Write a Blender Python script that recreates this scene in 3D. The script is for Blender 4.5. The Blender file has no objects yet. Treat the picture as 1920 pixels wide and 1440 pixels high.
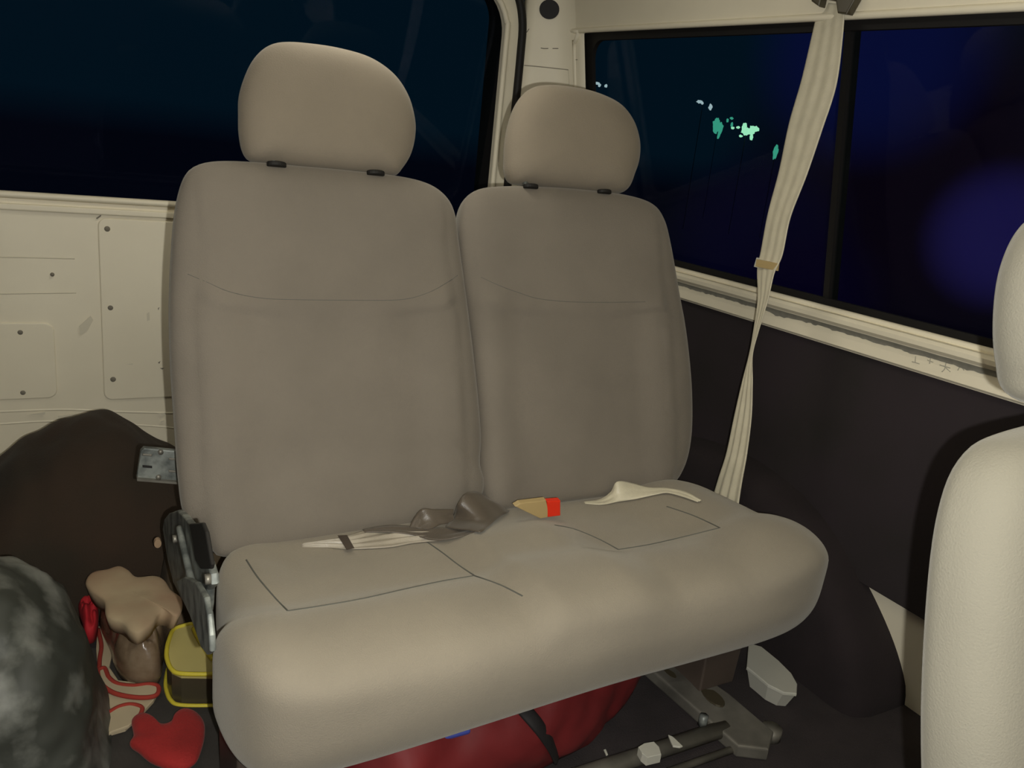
import bpy, bmesh, math, random
from mathutils import Vector, Matrix, noise
from mathutils.bvhtree import BVHTree
random.seed(7)
S = bpy.context.scene
COL = S.collection

# ------------------------------------------------------------------ camera
F = 1507.0
RX = Vector((2752, -130, F)).normalized()          # van's cross direction seen by the lens
RY = Vector((-850, -520, F)); RY = (RY - RX * RX.dot(RY)).normalized()
RZ = RX.cross(RY)
EYE = Vector((0, 0, 1.02))
cam_d = bpy.data.cameras.new('camera'); cam = bpy.data.objects.new('camera', cam_d); COL.objects.link(cam)
cam_d.sensor_width = 36; cam_d.lens = 36 * F / 1920; cam_d.clip_start = .02; cam_d.clip_end = 400
right = Vector((RX[0], RY[0], RZ[0])); up = -Vector((RX[1], RY[1], RZ[1])); back = -Vector((RX[2], RY[2], RZ[2]))
cam.matrix_world = Matrix(((right[0], up[0], back[0], EYE[0]), (right[1], up[1], back[1], EYE[1]),
                           (right[2], up[2], back[2], EYE[2]), (0, 0, 0, 1)))
S.camera = cam

def ray(u, v):
    r = Vector((u - 960, v - 720, F)).normalized()
    return Vector((RX.dot(r), RY.dot(r), RZ.dot(r)))
def hit(u, v, n, d):
    r = ray(u, v); n = Vector(n); return EYE + r * ((d - n.dot(EYE)) / n.dot(r))
def atY(u, v, y): return hit(u, v, (0, 1, 0), y)
def atX(u, v, x): return hit(u, v, (1, 0, 0), x)
def atZ(u, v, z): return hit(u, v, (0, 0, 1), z)

# ------------------------------------------------------------------ light
S.view_settings.view_transform = 'Standard'; S.view_settings.look = 'None'
S.view_settings.gamma = 1; S.view_settings.use_curve_mapping = False
S.view_settings.exposure = 0
fl = bpy.data.lights.new('phone_flash', 'POINT'); fl.energy = 47; fl.shadow_soft_size = .004; fl.color = (1, .985, .93)
flo = bpy.data.objects.new('phone_flash', fl); COL.objects.link(flo)
flo.location = EYE + right * .031 - up * .018
dm = bpy.data.lights.new('front_fill', 'AREA'); dm.energy = .5; dm.size = .5; dm.color = (1, .9, .85)  # unseen soft fill added under the ceiling for ambient light
dmo = bpy.data.objects.new('front_fill', dm); COL.objects.link(dmo); dmo.location = (.45, .0, 1.52)
rd = bpy.data.lights.new('rear_fill', 'AREA'); rd.energy = 2.5; rd.size = .25; rd.color = (1, .95, .82)  # unseen fill added at the rear ceiling to brighten the rear wall
rdo = bpy.data.objects.new('rear_fill', rd); COL.objects.link(rdo); rdo.location = (.5, 1.62, 1.53)

W = bpy.data.worlds.new('night'); S.world = W; W.use_nodes = True
nt = W.node_tree; nt.nodes.clear()
def N(t, **k):
    n = nt.nodes.new(t)
    for a, b in k.items(): setattr(n, a, b)
    return n
out = N('ShaderNodeOutputWorld'); bg = N('ShaderNodeBackground'); tc = N('ShaderNodeTexCoord'); sp = N('ShaderNodeSeparateXYZ')
nt.links.new(tc.outputs['Generated'], sp.inputs[0])
hz = N('ShaderNodeMapRange'); hz.inputs[1].default_value = -.02; hz.inputs[2].default_value = .02
nt.links.new(sp.outputs['Z'], hz.inputs[0])
mx = N('ShaderNodeMixRGB'); nt.links.new(hz.outputs[0], mx.inputs[0]); mx.inputs[1].default_value = (.0010, .0016, .0050, 1); mx.inputs[2].default_value = (.0011, .0075, .0150, 1)
last = mx.outputs[0]
def glow(u, v, a0, a1, col):           # window reflection of coloured lights, painted into the world around one direction
    global last
    d = N('ShaderNodeVectorMath', operation='DOT_PRODUCT'); d.inputs[1].default_value = ray(u, v); nt.links.new(tc.outputs['Generated'], d.inputs[0])
    m = N('ShaderNodeMapRange'); m.interpolation_type = 'SMOOTHSTEP'; m.inputs[1].default_value = math.cos(math.radians(a0)); m.inputs[2].default_value = math.cos(math.radians(a1))
    nt.links.new(d.outputs['Value'], m.inputs[0])
    k = N('ShaderNodeMixRGB', blend_type='MIX'); nt.links.new(m.outputs[0], k.inputs[0]); nt.links.new(last, k.inputs[1]); k.inputs[2].default_value = (*col, 1); last = k.outputs[0]
glow(1750, 330, 14, 2, (.0030, .0014, .0050))
glow(1640, 90, 8, 1, (.0035, .0055, .040))
glow(1880, 445, 5, 1, (.011, .008, .062))
glow(1420, 450, 7, 1, (.002,.0018,.012))
glow(1500, 560, 6, 1, (.002,.001,.010))
nt.links.new(last, bg.inputs[0]); nt.links.new(bg.outputs[0], out.inputs[0])

# ------------------------------------------------------------------ materials
def mat(name, col, rough=.7, var=.0, scale=8, bump=0, bscale=200, metal=0, sheen=0, col2=None, spec=.5, detail=4, coat=0, lo=.35, hi=.7):
    m = bpy.data.materials.new(name); m.use_nodes = True; t = m.node_tree; b = t.nodes['Principled BSDF']
    b.inputs['Base Color'].default_value = (*col, 1); b.inputs['Roughness'].default_value = rough
    b.inputs['Metallic'].default_value = metal; b.inputs['Specular IOR Level'].default_value = spec
    if sheen:
        b.inputs['Sheen Weight'].default_value = sheen; b.inputs['Sheen Roughness'].default_value = .4
        b.inputs['Sheen Tint'].default_value = (.9, .88, .8, 1)
    if coat: b.inputs['Coat Weight'].default_value = coat; b.inputs['Coat Roughness'].default_value = .2
    tc = t.nodes.new('ShaderNodeTexCoord')
    if var or col2:
        c2 = col2 if col2 else tuple(c * (1 - var) for c in col)
        n = t.nodes.new('ShaderNodeTexNoise'); n.inputs['Scale'].default_value = scale; n.inputs['Detail'].default_value = detail
        r = t.nodes.new('ShaderNodeValToRGB'); e = r.color_ramp.elements
        e[0].position = lo; e[1].position = hi; e[0].color = (*col, 1); e[1].color = (*c2, 1)
        t.links.new(tc.outputs['Object'], n.inputs['Vector']); t.links.new(n.outputs['Fac'], r.inputs[0]); t.links.new(r.outputs[0], b.inputs['Base Color'])
    if bump:
        n = t.nodes.new('ShaderNodeTexNoise'); n.inputs['Scale'].default_value = bscale; n.inputs['Detail'].default_value = 3
        bp = t.nodes.new('ShaderNodeBump'); bp.inputs['Strength'].default_value = bump; bp.inputs['Distance'].default_value = .002
        t.links.new(tc.outputs['Object'], n.inputs['Vector']); t.links.new(n.outputs['Fac'], bp.inputs['Height']); t.links.new(bp.outputs[0], b.inputs['Normal'])
    return m
def emis(name, col, s):
    m = bpy.data.materials.new(name); m.use_nodes = True; b = m.node_tree.nodes['Principled BSDF']
    b.inputs['Base Color'].default_value = (0, 0, 0, 1); b.inputs['Emission Color'].default_value = (*col, 1); b.inputs['Emission Strength'].default_value = s
    return m
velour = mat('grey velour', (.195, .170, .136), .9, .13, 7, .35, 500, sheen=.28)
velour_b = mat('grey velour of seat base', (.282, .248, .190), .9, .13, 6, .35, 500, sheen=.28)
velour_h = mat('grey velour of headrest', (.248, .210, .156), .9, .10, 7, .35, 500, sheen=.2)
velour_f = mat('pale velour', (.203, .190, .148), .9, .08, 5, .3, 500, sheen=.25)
stitch = mat('seam thread', (.10, .10, .085), .9)
paint = mat('cream body paint', (.84, .775, .60), .5, .0, 2.2, .06, 30, col2=(.74, .675, .515), detail=8)
paint_line = mat('pressed panel shadow gap', (.33, .30, .23), .7)
grime = mat('grime', (.20, .18, .14), .9)
sealm = mat('grey sealant', (.22, .21, .17), .8, .2, 60)
rubber = mat('black rubber', (.012, .011, .010), .6, spec=.3)
carpet = mat('dark floor carpet', (.022, .017, .017), .95, 0, 14, .8, 300, col2=(.034, .026, .026))
trimdk = mat('dark trim board', (.030, .023, .026), .8, 0, 5, .15, 150, col2=(.022, .019, .018), spec=.25)
carpet_w = mat('dark carpet on wheel arch', (.017, .011, .012), .95, .2, 12, .5, 300)
faint = mat('faint scuff', (.66, .61, .475), .8)
faint_m = mat('faint pencil grey', (.42, .40, .32), .8)
brown = mat('dark brown blanket', (.032, .018, .009), .95, 0, 6, .5, 260, sheen=.02, col2=(.020, .014, .007))
olive = mat('olive brown cloth', (.085, .060, .033), .95, .25, 9, .5, 260)
duffel = mat('dusty grey vinyl', (.040, .043, .035), .6, 0, 13, .6, 30, col2=(.27, .275, .245), detail=12, lo=.47, hi=.80)
steel = mat('scuffed grey steel', (.27, .29, .265), .45, 0, 34, .25, 60, metal=.35, col2=(.09, .10, .095), detail=8, lo=.4, hi=.62)
steel_l = mat('bare dull steel', (.26, .245, .205), .45, .45, 16, .15, 50, metal=.5)
steel_b = mat('brown painted steel', (.075, .055, .042), .6, .4, 12)
web_s = mat('satin beige webbing', (.64, .59, .44), .38, .12, 30, .25, 600, sheen=.3)
web_d = mat('satin grey brown webbing', (.105, .085, .064), .33, .2, 20, .25, 600, sheen=.2)
web_l = mat('pale grey webbing', (.42, .375, .30), .33, .2, 20, .25, 600)
tan = mat('tan plastic', (.42, .31, .14), .5)
redb = mat('red plastic button', (.75, .03, .008), .4)
redbag = mat('red nylon', (.17, .010, .011), .7, .35, 9, .4, 30)
strapm = mat('black strap', (.010, .008, .008), .7)
heartm = mat('red plush', (.36, .018, .016), .9, .3, 12, .6, 220, sheen=.1)
redm = mat('bright red cloth', (.42, .01, .018), .8)
creamf = mat('cream printed felt', (.46, .38, .25), .9, .1, 12)
redout = mat('dark red outline felt', (.30, .030, .018), .9)
matg = mat('dark grey mat', (.040, .035, .030), .9, .3, 20, .4, 150)
yel = mat('yellow plastic', (.62, .52, .045), .45)
yel_in = mat('milky yellow lid', (.50, .43, .16), .5)
darkc = mat('dark smoky plastic', (.06, .05, .03), .3)
tanc = mat('tan blur patch', (.42, .33, .205), .9, 0, 7, .2, 60, col2=(.33, .19, .115))
plast = mat('brown translucent bag', (.13, .085, .05), .22, .5, 22, .5, 40, col2=(.24, .18, .12))
whitep = mat('white plastic', (.55, .54, .46), .45, .1, 8)
paper = mat('white paper', (.7, .68, .62), .8)
blue = mat('blue plastic strip', (.05, .07, .32), .5)
def glassmat(name, tint):
    m = bpy.data.materials.new(name); m.use_nodes = True; t = m.node_tree; t.nodes.clear()
    o = t.nodes.new('ShaderNodeOutputMaterial'); mx = t.nodes.new('ShaderNodeMixShader'); tr = t.nodes.new('ShaderNodeBsdfTransparent'); g = t.nodes.new('ShaderNodeBsdfGlossy')
    tr.inputs[0].default_value = (*tint, 1); g.inputs['Roughness'].default_value = .02; g.inputs['Color'].default_value = (.35, .35, .5, 1)
    lw = t.nodes.new('ShaderNodeLayerWeight'); pw = t.nodes.new('ShaderNodeMath'); pw.operation = 'POWER'; pw.inputs[1].default_value = 4
    t.links.new(lw.outputs['Facing'], pw.inputs[0]); fr = t.nodes.new('ShaderNodeMapRange'); fr.inputs[3].default_value = .014; fr.inputs[4].default_value = .35; t.links.new(pw.outputs[0], fr.inputs[0])
    t.links.new(fr.outputs[0], mx.inputs[0]); t.links.new(tr.outputs[0], mx.inputs[1]); t.links.new(g.outputs[0], mx.inputs[2]); t.links.new(mx.outputs[0], o.inputs[0])
    return m
glass = glassmat('tinted window glass', (.8, .85, .85))

# ------------------------------------------------------------------ helpers
def sm(x, a, b):
    t = min(max((x - a) / (b - a), 0), 1); return t * t * (3 - 2 * t)
def link(name, vs, fs, m, parent=None, smooth=True):
    me = bpy.data.meshes.new(name); me.from_pydata([tuple(v) for v in vs], [], fs); me.update()
    bm = bmesh.new(); bm.from_mesh(me); bmesh.ops.recalc_face_normals(bm, faces=bm.faces); bm.to_mesh(me); bm.free()
    me.materials.append(m)
    for p in me.polygons: p.use_smooth = smooth
    o = bpy.data.objects.new(name, me); COL.objects.link(o)
    if parent: o.parent = parent; o.matrix_parent_inverse = parent_inv(parent)
    return o
def parent_inv(p):
    M = Matrix.Identity(4); q = p; chain = []
    while q: chain.append(q); q = q.parent
    for q in reversed(chain): M = M @ q.matrix_parent_inverse @ Matrix.LocRotScale(q.location, q.rotation_euler, q.scale)
    return M.inverted()
def thing(name, label, cat, loc=(0, 0, 0), group=None):
    o = bpy.data.objects.new(name, None); COL.objects.link(o); o.location = loc; o.empty_display_size = .05
    return tag(o, label, cat, group)
def tag(o, label, cat=None, group=None):
    o['label'] = label
    if cat: o['category'] = cat
    if group: o['group'] = group
    return o
def struct(o, label=None):
    o['kind'] = 'structure'
    if label: o['label'] = label
    return o
def catmull(pts, n, closed=False):
    pts = [Vector(p) for p in pts]; L = len(pts); out = []; segs = L if closed else L - 1
    dense = []
    for i in range(segs):
        if closed: a, b, c, d = pts[(i - 1) % L], pts[i], pts[(i + 1) % L], pts[(i + 2) % L]
        else: a, b, c, d = pts[max(i - 1, 0)], pts[i], pts[i + 1], pts[min(i + 2, L - 1)]
        for k in range(16):
            t = k / 16
            dense.append(.5 * ((2 * b) + (c - a) * t + (2 * a - 5 * b + 4 * c - d) * t * t + (3 * b - a - 3 * c + d) * t ** 3))
    dense.append(pts[0].copy() if closed else pts[-1].copy())
    acc = [0]
    for i in range(1, len(dense)): acc.append(acc[-1] + (dense[i] - dense[i - 1]).length)
    tot = acc[-1]; j = 0
    m = n if closed else n - 1
    for k in range(n):
        s = tot * k / m
        while j < len(acc) - 2 and acc[j + 1] < s: j += 1
        t = (s - acc[j]) / max(acc[j + 1] - acc[j], 1e-9); out.append(dense[j].lerp(dense[j + 1], min(max(t, 0), 1)))
    return out
def tube(name, pts, r, m, parent=None, seg=10, n=None, closed=False, flat=1.0, upv=None):
    P = catmull(pts, n or max(12, len(pts) * 6), closed) if len(pts) > 2 else [Vector(p) for p in pts]
    vs = []; fs = []; L = len(P)
    rf = r if callable(r) else (lambda t: r)
    for i, p in enumerate(P):
        d = (P[(i + 1) % L] - P[i - 1]) if closed else (P[min(i + 1, L - 1)] - P[max(i - 1, 0)])
        d.normalize(); ref = Vector(upv) if upv else (Vector((0, 0, 1)) if abs(d.z) < .9 else Vector((1, 0, 0)))
        a = d.cross(ref).normalized(); b = a.cross(d).normalized(); rr = rf(i / (L - 1))
        for k in range(seg):
            an = 2 * math.pi * k / seg; vs.append(p + a * math.cos(an) * rr + b * math.sin(an) * rr * flat)
    for i in range(L if closed else L - 1):
        for k in range(seg):
            j = (i + 1) % L; fs.append((i * seg + k, i * seg + (k + 1) % seg, j * seg + (k + 1) % seg, j * seg + k))
    if not closed: fs.append(tuple(range(seg))); fs.append(tuple((L - 1) * seg + k for k in range(seg)))
    return link(name, vs, fs, m, parent)
def box(name, lo, hi, m, parent=None, bev=.004, seg=2, rot=None):
    lo = Vector(lo); hi = Vector(hi); bm = bmesh.new(); bmesh.ops.create_cube(bm, size=1)
    for v in bm.verts: v.co = Vector([v.co[i] * (hi[i] - lo[i]) for i in range(3)])
    if bev: bmesh.ops.bevel(bm, geom=bm.edges[:], offset=bev, segments=seg, profile=.5, affect='EDGES')
    c = (lo + hi) / 2
    for v in bm.verts: v.co = (rot @ v.co if rot else v.co) + c
    vs = [v.co.copy() for v in bm.verts]; fs = [tuple(v.index for v in f.verts) for f in bm.faces]; bm.free()
    return link(name, vs, fs, m, parent, smooth=False)
def prism(name, pts, vec, m, parent=None, bev=0, smooth=False):
    """closed outline (3D) extruded along vec, with bevelled edges"""
    bm = bmesh.new(); a = [bm.verts.new(p) for p in pts]; b = [bm.verts.new(Vector(p) + Vector(vec)) for p in pts]; L = len(pts)
    fa = bm.faces.new(a); fb = bm.faces.new(b[::-1])
    for i in range(L): bm.faces.new((a[i], b[i], b[(i + 1) % L], a[(i + 1) % L]))
    bmesh.ops.recalc_face_normals(bm, faces=bm.faces)
    if bev:
        es = [e for e in bm.edges if (e in fa.edges[:] or e in fb.edges[:])]
        bmesh.ops.bevel(bm, geom=es, offset=bev, segments=3, profile=.5, affect='EDGES', clamp_overlap=True)
    bmesh.ops.triangulate(bm, faces=[f for f in bm.faces if len(f.verts) > 4])
    bm.verts.index_update()
    vs = [v.co.copy() for v in bm.verts]; fs = [tuple(v.index for v in f.verts) for f in bm.faces]; bm.free()
    return link(name, vs, fs, m, parent, smooth)
def pillow(name, outline, nrm, fd, bd, m, parent=None, n=180, p=7, q=2.2, disp=None, closedcat=True, c=None, pb=None):
    O = catmull(outline, n, True) if closedcat else outline; nrm = Vector(nrm).normalized(); n = len(O)
    c = c or sum(O, Vector()) / n; ss = [i / 22 * .86 for i in range(1, 22)] + [.86 + .14 * math.sin(k / 12 * math.pi / 2) for k in range(0, 13)]
    vs = []; fs = []
    def lay(s, side):
        pp = p if side > 0 else (pb or p)
        h = (max(0, 1 - s ** pp)) ** (1 / q) * (fd if side > 0 else -bd)
        for o in O:
            w = c + (o - c) * s + nrm * h
            if disp and side > 0: w = w + nrm * disp(w, s)
            vs.append(w)
    vs.append(c + nrm * (fd + (disp(c + nrm * fd, 0) if disp else 0)))
    for s in ss: lay(s, 1)
    for s in reversed(ss[:-1]): lay(s, -1)
    vs.append(c - nrm * bd); R = 2 * len(ss) - 1
    for k in range(n): fs.append((0, 1 + k, 1 + (k + 1) % n))
    for r in range(R - 1):
        for k in range(n): a = 1 + r * n; b = a + n; fs.append((a + k, b + k, b + (k + 1) % n, a + (k + 1) % n))
    a = 1 + (R - 1) * n
    for k in range(n): fs.append((a + (k + 1) % n, a + k, len(vs) - 1))
    return link(name, vs, fs, m, parent)
def ribbon(name, secs, m, parent=None, n=80, w=12, th=.0016, wr=0, wf=3, n0=0):
    """webbing: secs = list of (left point, right point)"""
    A = catmull([s[0] for s in secs], n); B = catmull([s[1] for s in secs], n); vs = []; fs = []
    nr = []
    for i in range(n):
        t = (A[min(i + 1, n - 1)] + B[min(i + 1, n - 1)] - A[max(i - 1, 0)] - B[max(i - 1, 0)]); wv = B[i] - A[i]
        nr.append(t.cross(wv).normalized())
    for side in (1, -1):
        for i in range(n):
            for k in range(w + 1):
                f = k / w; d = (wr(i / n) if callable(wr) else wr) * math.sin(f * math.pi * wf + i / n * 2 + n0) * math.sin(f * math.pi) ** .5 * (.6 + .4 * math.sin(i / n * 9 + n0)) if 0 < k < w else 0
                vs.append(A[i].lerp(B[i], f) + nr[i] * (d + side * th / 2))
    off = n * (w + 1)
    for i in range(n - 1):
        for k in range(w):
            a = i * (w + 1) + k; fs.append((a, a + 1, a + w + 2, a + w + 1)); fs.append((off + a + w + 1, off + a + w + 2, off + a + 1, off + a))
        for k, s in ((0, 1), (w, -1)):
            a = i * (w + 1) + k; fs.append((a, a + w + 1, off + a + w + 1, off + a)[::s])
    for i in (0, n - 1):
        for k in range(w): a = i * (w + 1) + k; fs.append((a, off + a, off + a + 1, a + 1))
    return link(name, vs, fs, m, parent)
def tree_of(o):
    M = o.matrix_world if not o.parent else Matrix.Identity(4)
    return BVHTree.FromPolygons([v.co.copy() for v in o.data.vertices], [tuple(p.vertices) for p in o.data.polygons])
def cast(t, u, v):
    r = t.ray_cast(EYE, ray(u, v)); return (r[0], r[1]) if r[0] else (None, None)
def seam(name, T, pix, m, parent, r=.0013, sink=.0004, n=None):
    """a stitched line lying on the surface T"""
    pts = []
    for (u, v) in catmull([Vector((a, b, 0)) for a, b in pix], n or len(pix) * 8) if False else [(q.x, q.y) for q in catmull([Vector((a, b, 0)) for a, b in pix], n or len(pix) * 8)]:
        p, nn = cast(T, u, v)
        if p: pts.append(p - ray(u, v) * -sink * 0 + (EYE - p).normalized() * -sink)
    if len(pts) < 3: return None
    return tube(name, pts, r, m, parent, seg=6, n=len(pts) * 2)
def blob(name, c, rad, m, parent=None, lump=.0, f=3, seed=0, nu=48, nv=28, pw=1.0, zmin=None, rot=None):
    vs = []; fs = []; c = Vector(c)
    def se(x): return math.copysign(abs(x) ** pw, x)
    for j in range(nv + 1):
        th = math.pi * j / nv
        for i in range(nu):
            ph = 2 * math.pi * i / nu
            d = Vector((se(math.cos(ph)) * abs(se(math.sin(th))), se(math.sin(ph)) * abs(se(math.sin(th))), se(math.cos(th))))
            p = Vector((d.x * rad[0], d.y * rad[1], d.z * rad[2]))
            if rot: p = rot @ p
            k = 1 + lump * noise.noise(Vector((d.x * f + seed, d.y * f, d.z * f))) + lump * .4 * noise.noise(Vector((d.x * f * 3 + seed, d.y * f * 3, d.z * f * 3)))
            q = c + p * k
            if zmin is not None and q.z < zmin: q.z = zmin
            vs.append(q)
    for j in range(nv):
        for i in range(nu): a = j * nu; b = a + nu; fs.append((a + i, b + i, b + (i + 1) % nu, a + (i + 1) % nu))
    return link(name, vs, fs, m, parent)
def rrect(a0, a1, b0, b1, r, k=10):
    """rounded rectangle in 2D, r may be 4 radii"""
    rs = r if isinstance(r, (tuple, list)) else (r,) * 4; pts = []
    for (cx, cy, s, rr) in ((a1, b1, 0, rs[0]), (a0, b1, 90, rs[1]), (a0, b0, 180, rs[2]), (a1, b0, 270, rs[3])):
        ox = cx - rr if s in (0, 270) else cx + rr; oy = cy - rr if s in (0, 90) else cy + rr
        for i in range(k + 1):
            a = math.radians(s + 90 * i / k); pts.append((ox + rr * math.cos(a), oy + rr * math.sin(a)))
    return pts
def holed(name, inner, rect, to3, vec, m):
    """flat panel with an opening: inner loop (rrect order) joined to the rectangle, given thickness"""
    a0, a1, b0, b1 = rect; L = len(inner); q = L // 4; corner = [(a1, b1), (a0, b1), (a0, b0), (a1, b0)]
    outer = []
    for i in range(L):
        c = i // q; k = (i % q) / (q - 1); x, y = inner[i]; cx, cy = corner[c]
        # walk around the corner: from the side it starts on, through the corner, to the next
        if c in (0, 2): pt = (cx, y + (cy - y) * min(1, 2 * k)) if k <= .5 else (x + (cx - x) * min(1, 2 * (1 - k)), cy)
        else: pt = (x + (cx - x) * min(1, 2 * k), cy) if k <= .5 else (cx, y + (cy - y) * min(1, 2 * (1 - k)))
        outer.append(pt)
    vs = []; vec = Vector(vec)
    for l in (inner, outer):
        for p in l: vs.append(Vector(to3(*p)))
    for l in (inner, outer):
        for p in l: vs.append(Vector(to3(*p)) + vec)
    fs = []
    for i in range(L):
        j = (i + 1) % L
        fs += [(i, j, L + j, L + i), (2 * L + i, 3 * L + i, 3 * L + j, 2 * L + j), (i, 2 * L + i, 2 * L + j, j), (L + i, L + j, 3 * L + j, 3 * L + i)]
    return link(name, vs, fs, m, None, smooth=False)

# ------------------------------------------------------------------ the van body
struct(box('floor', (-.45, -1.0, -.04), (1.62, 2.5, 0), carpet, bev=0))
struct(box('ceiling', (-.5, -1.0, 1.56), (1.45, 2.5, 1.60), paint, bev=0))
struct(box('wall_left', (-.44, -1.0, 0), (-.40, 2.5, 1.56), trimdk, bev=0))
struct(box('wall_front', (-.44, -1.04, 0), (1.6, -1.0, 1.56), trimdk, bev=0))

# side wall: upper part leans inwards like a van body
def side(y, z):
    x = 1.43 - (z - .77) * .185 if z > .77 else 1.43 + (.77 - z) * .05
    return (x, y, z)
def sidec(a, b):
    # the header above the window climbs slightly towards the rear
    return side(a, b + min(1, max(0, (b - .775) / .575)) * (.045 * a - .062) * (1 if b < 1.5 else 0))
inner = rrect(-.35, 2.15, .775, 1.350, (.05, .05, .05, .05))      # order: (+y,+z) first
wr = holed('wall_right', inner, (-1.0, 2.195, .70, 1.56), sidec, (.018, 0, .0), paint); struct(wr)
lowr = link('trim_1', [(1.508, -1, 0), (1.508, 2.3, 0), (1.456, 2.3, .245), (1.456, -1, .245), (1.56, -1, 0), (1.56, 2.3, 0), (1.52, 2.3, .235), (1.52, -1, .235)],
            [(0, 1, 2, 3), (4, 5, 6, 7), (0, 1, 5, 4), (3, 2, 6, 7), (0, 3, 7, 4), (1, 2, 6, 5)], paint, smooth=False); struct(lowr, 'cream painted lower side panel')
struct(box('trim_2', (1.440, -1, .235), (1.475, 2.28, .705), trimdk, bev=.002), 'dark side trim board below the window sill')
# raised return flange of the window opening all round and pressed sill ledge
def loop3(l, to3): return [Vector(to3(*p)) for p in l]
tube('trim_3', loop3(inner, sidec), .0075, paint, closed=True, n=260, seg=8); struct(bpy.data.objects['trim_3'], 'rolled cream edge of side window opening')
prof = [(1.405, .772), (1.399, .766), (1.401, .757), (1.410, .750), (1.416, .741), (1.418, .728), (1.418, .708), (1.424, .703), (1.445, .703), (1.445, .772)]
vs = []; fs = []
for y in (-1.0, 2.12):
    for x, z in prof: vs.append((x, y, z))
k = len(prof)
for i in range(k): fs.append((i, (i + 1) % k, k + (i + 1) % k, k + i))
fs += [tuple(range(k)), tuple(range(k, 2 * k))]
sill = struct(link('trim_4', vs, fs, paint, smooth=False), 'cream pressed sill under the side window')
# ragged sealant bead along the sill
n = 420; top = []; bot = []
for i in range(n):
    y = -.6 + 2.7 * i / (n - 1)
    w = .0105 + .004 * noise.noise(Vector((y * 22, 3, 0))) + max(0, noise.noise(Vector((y * 9, 0, 1)))) ** 2 * .016 + .003 * noise.noise(Vector((y * 80, 7, 0)))
    t0 = .7480 + .001 * noise.noise(Vector((y * 30, 9, 0)))
    top.append((y, t0)); bot.append((y, t0 - w))
def onsill(y, z):
    for (x0, z0), (x1, z1) in zip(prof[1:], prof[2:]):
        if z1 <= z <= z0: return (x0 + (x1 - x0) * (z0 - z) / (z0 - z1) - .0012, y, z)
    return (1.4165, y, z)
vs = []; fs = []
for i in range(n):
    for k in range(4):
        z = top[i][1] + (bot[i][1] - top[i][1]) * k / 3; p = onsill(top[i][0], z); vs.append(p)
for i in range(n - 1):
    for k in range(3): a = i * 4 + k; fs.append((a, a + 1, a + 5, a + 4))
seal = struct(link('trim_5', vs, fs, sealm, sill), 'ragged grey sealant bead'); 
# scrawled grime marks on the sill, right end
Tsill = tree_of(sill)
def mark(pix, par, T, m=grime, r=.0008, name='scuff'):
    pts = []
    for q in catmull([Vector((a, b, 0)) for a, b in pix], max(6, len(pix) * 3)):
        p, nn = cast(T, q.x, q.y)
        if p: pts.append(p + (EYE - p).normalized() * .0002)
    if len(pts) > 2: return tube(name, pts, r, m, par, seg=5, n=len(pts))
for pl in ([(1710, 678), (1724, 682)], [(1717, 668), (1716, 680)], [(1739, 675), (1750, 679)], [(1745, 670), (1743, 682)],
           [(1762, 684), (1782, 690)], [(1774, 680), (1771, 692), (1766, 697)], [(1773, 689), (1782, 697)], [(1796, 694), (1801, 687), (1808, 694)]):
    mark([pl[0], ((pl[0][0] + pl[-1][0]) / 2, (pl[0][1] + pl[-1][1]) / 2)] + [pl[-1]] if len(pl) == 2 else pl, sill, Tsill, faint_m, .0010, 'pencil_mark')
Ttr = tree_of(bpy.data.objects['trim_2'])
mark([(1434, 918), (1460, 930), (1485, 943)], bpy.data.objects['trim_2'], Ttr, whitep, .0007, 'scratch')
# side window: black rubber frame, glass and the divider of the sliding panes
w1 = struct(holed('window_1', rrect(-.31, 2.090, .795, 1.328, .05), (-.40, 2.16, .755, 1.39), lambda a, b: (sidec(a, b)[0] + .020, a, sidec(a, b)[2]), (.012, 0, 0), rubber), 'dark rimmed sliding side window')
def pane(name, l, to3, th, par):
    L = len(l); vs = [Vector(to3(*p)) for p in l] + [Vector(to3(*p)) + Vector(th) for p in l]
    return link(name, vs, [tuple(range(L)), tuple(range(L, 2 * L))] + [(i, (i + 1) % L, L + (i + 1) % L, L + i) for i in range(L)], glass, par, smooth=False)
g = pane('pane', rrect(-.35, 1.22, .77, 1.41, .04, 5), lambda a, b: (side(a, b)[0] + .036, a, b), (.004, 0, 0), w1)
g = pane('pane', rrect(1.20, 2.13, .77, 1.41, .04, 5), lambda a, b: (side(a, b)[0] + .046, a, b), (.004, 0, 0), w1)
a = Vector(side(1.19, .775)) + Vector((.026, 0, 0)); b = Vector(side(1.19, 1.345)) + Vector((.026, 0, 0))
link('window_divider', [a, a + Vector((0, .015, 0)), b + Vector((0, .015, 0)), b, a + Vector((.03, 0, 0)), a + Vector((.03, .015, 0)), b + Vector((.03, .015, 0)), b + Vector((.03, 0, 0))],
     [(0, 1, 2, 3), (4, 5, 6, 7), (0, 1, 5, 4), (3, 2, 6, 7), (0, 3, 7, 4), (1, 2, 6, 5)], rubber, w1, smooth=False)

# rear door with its window
YR = 2.25
ri = rrect(-.95, 1.150, .812, 1.485, (.13, .10, .06, .06))
rw = struct(holed('door_1', ri, (-1.1, 1.192, .0, 1.52), lambda a, b: (a, YR, b), (0, .03, 0), paint), 'cream painted rear door with large window')
tube('window_lip', [Vector((x, YR - .002, z)) for x, z in ri], .0085, paint, rw, closed=True, n=260, seg=8)
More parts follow.
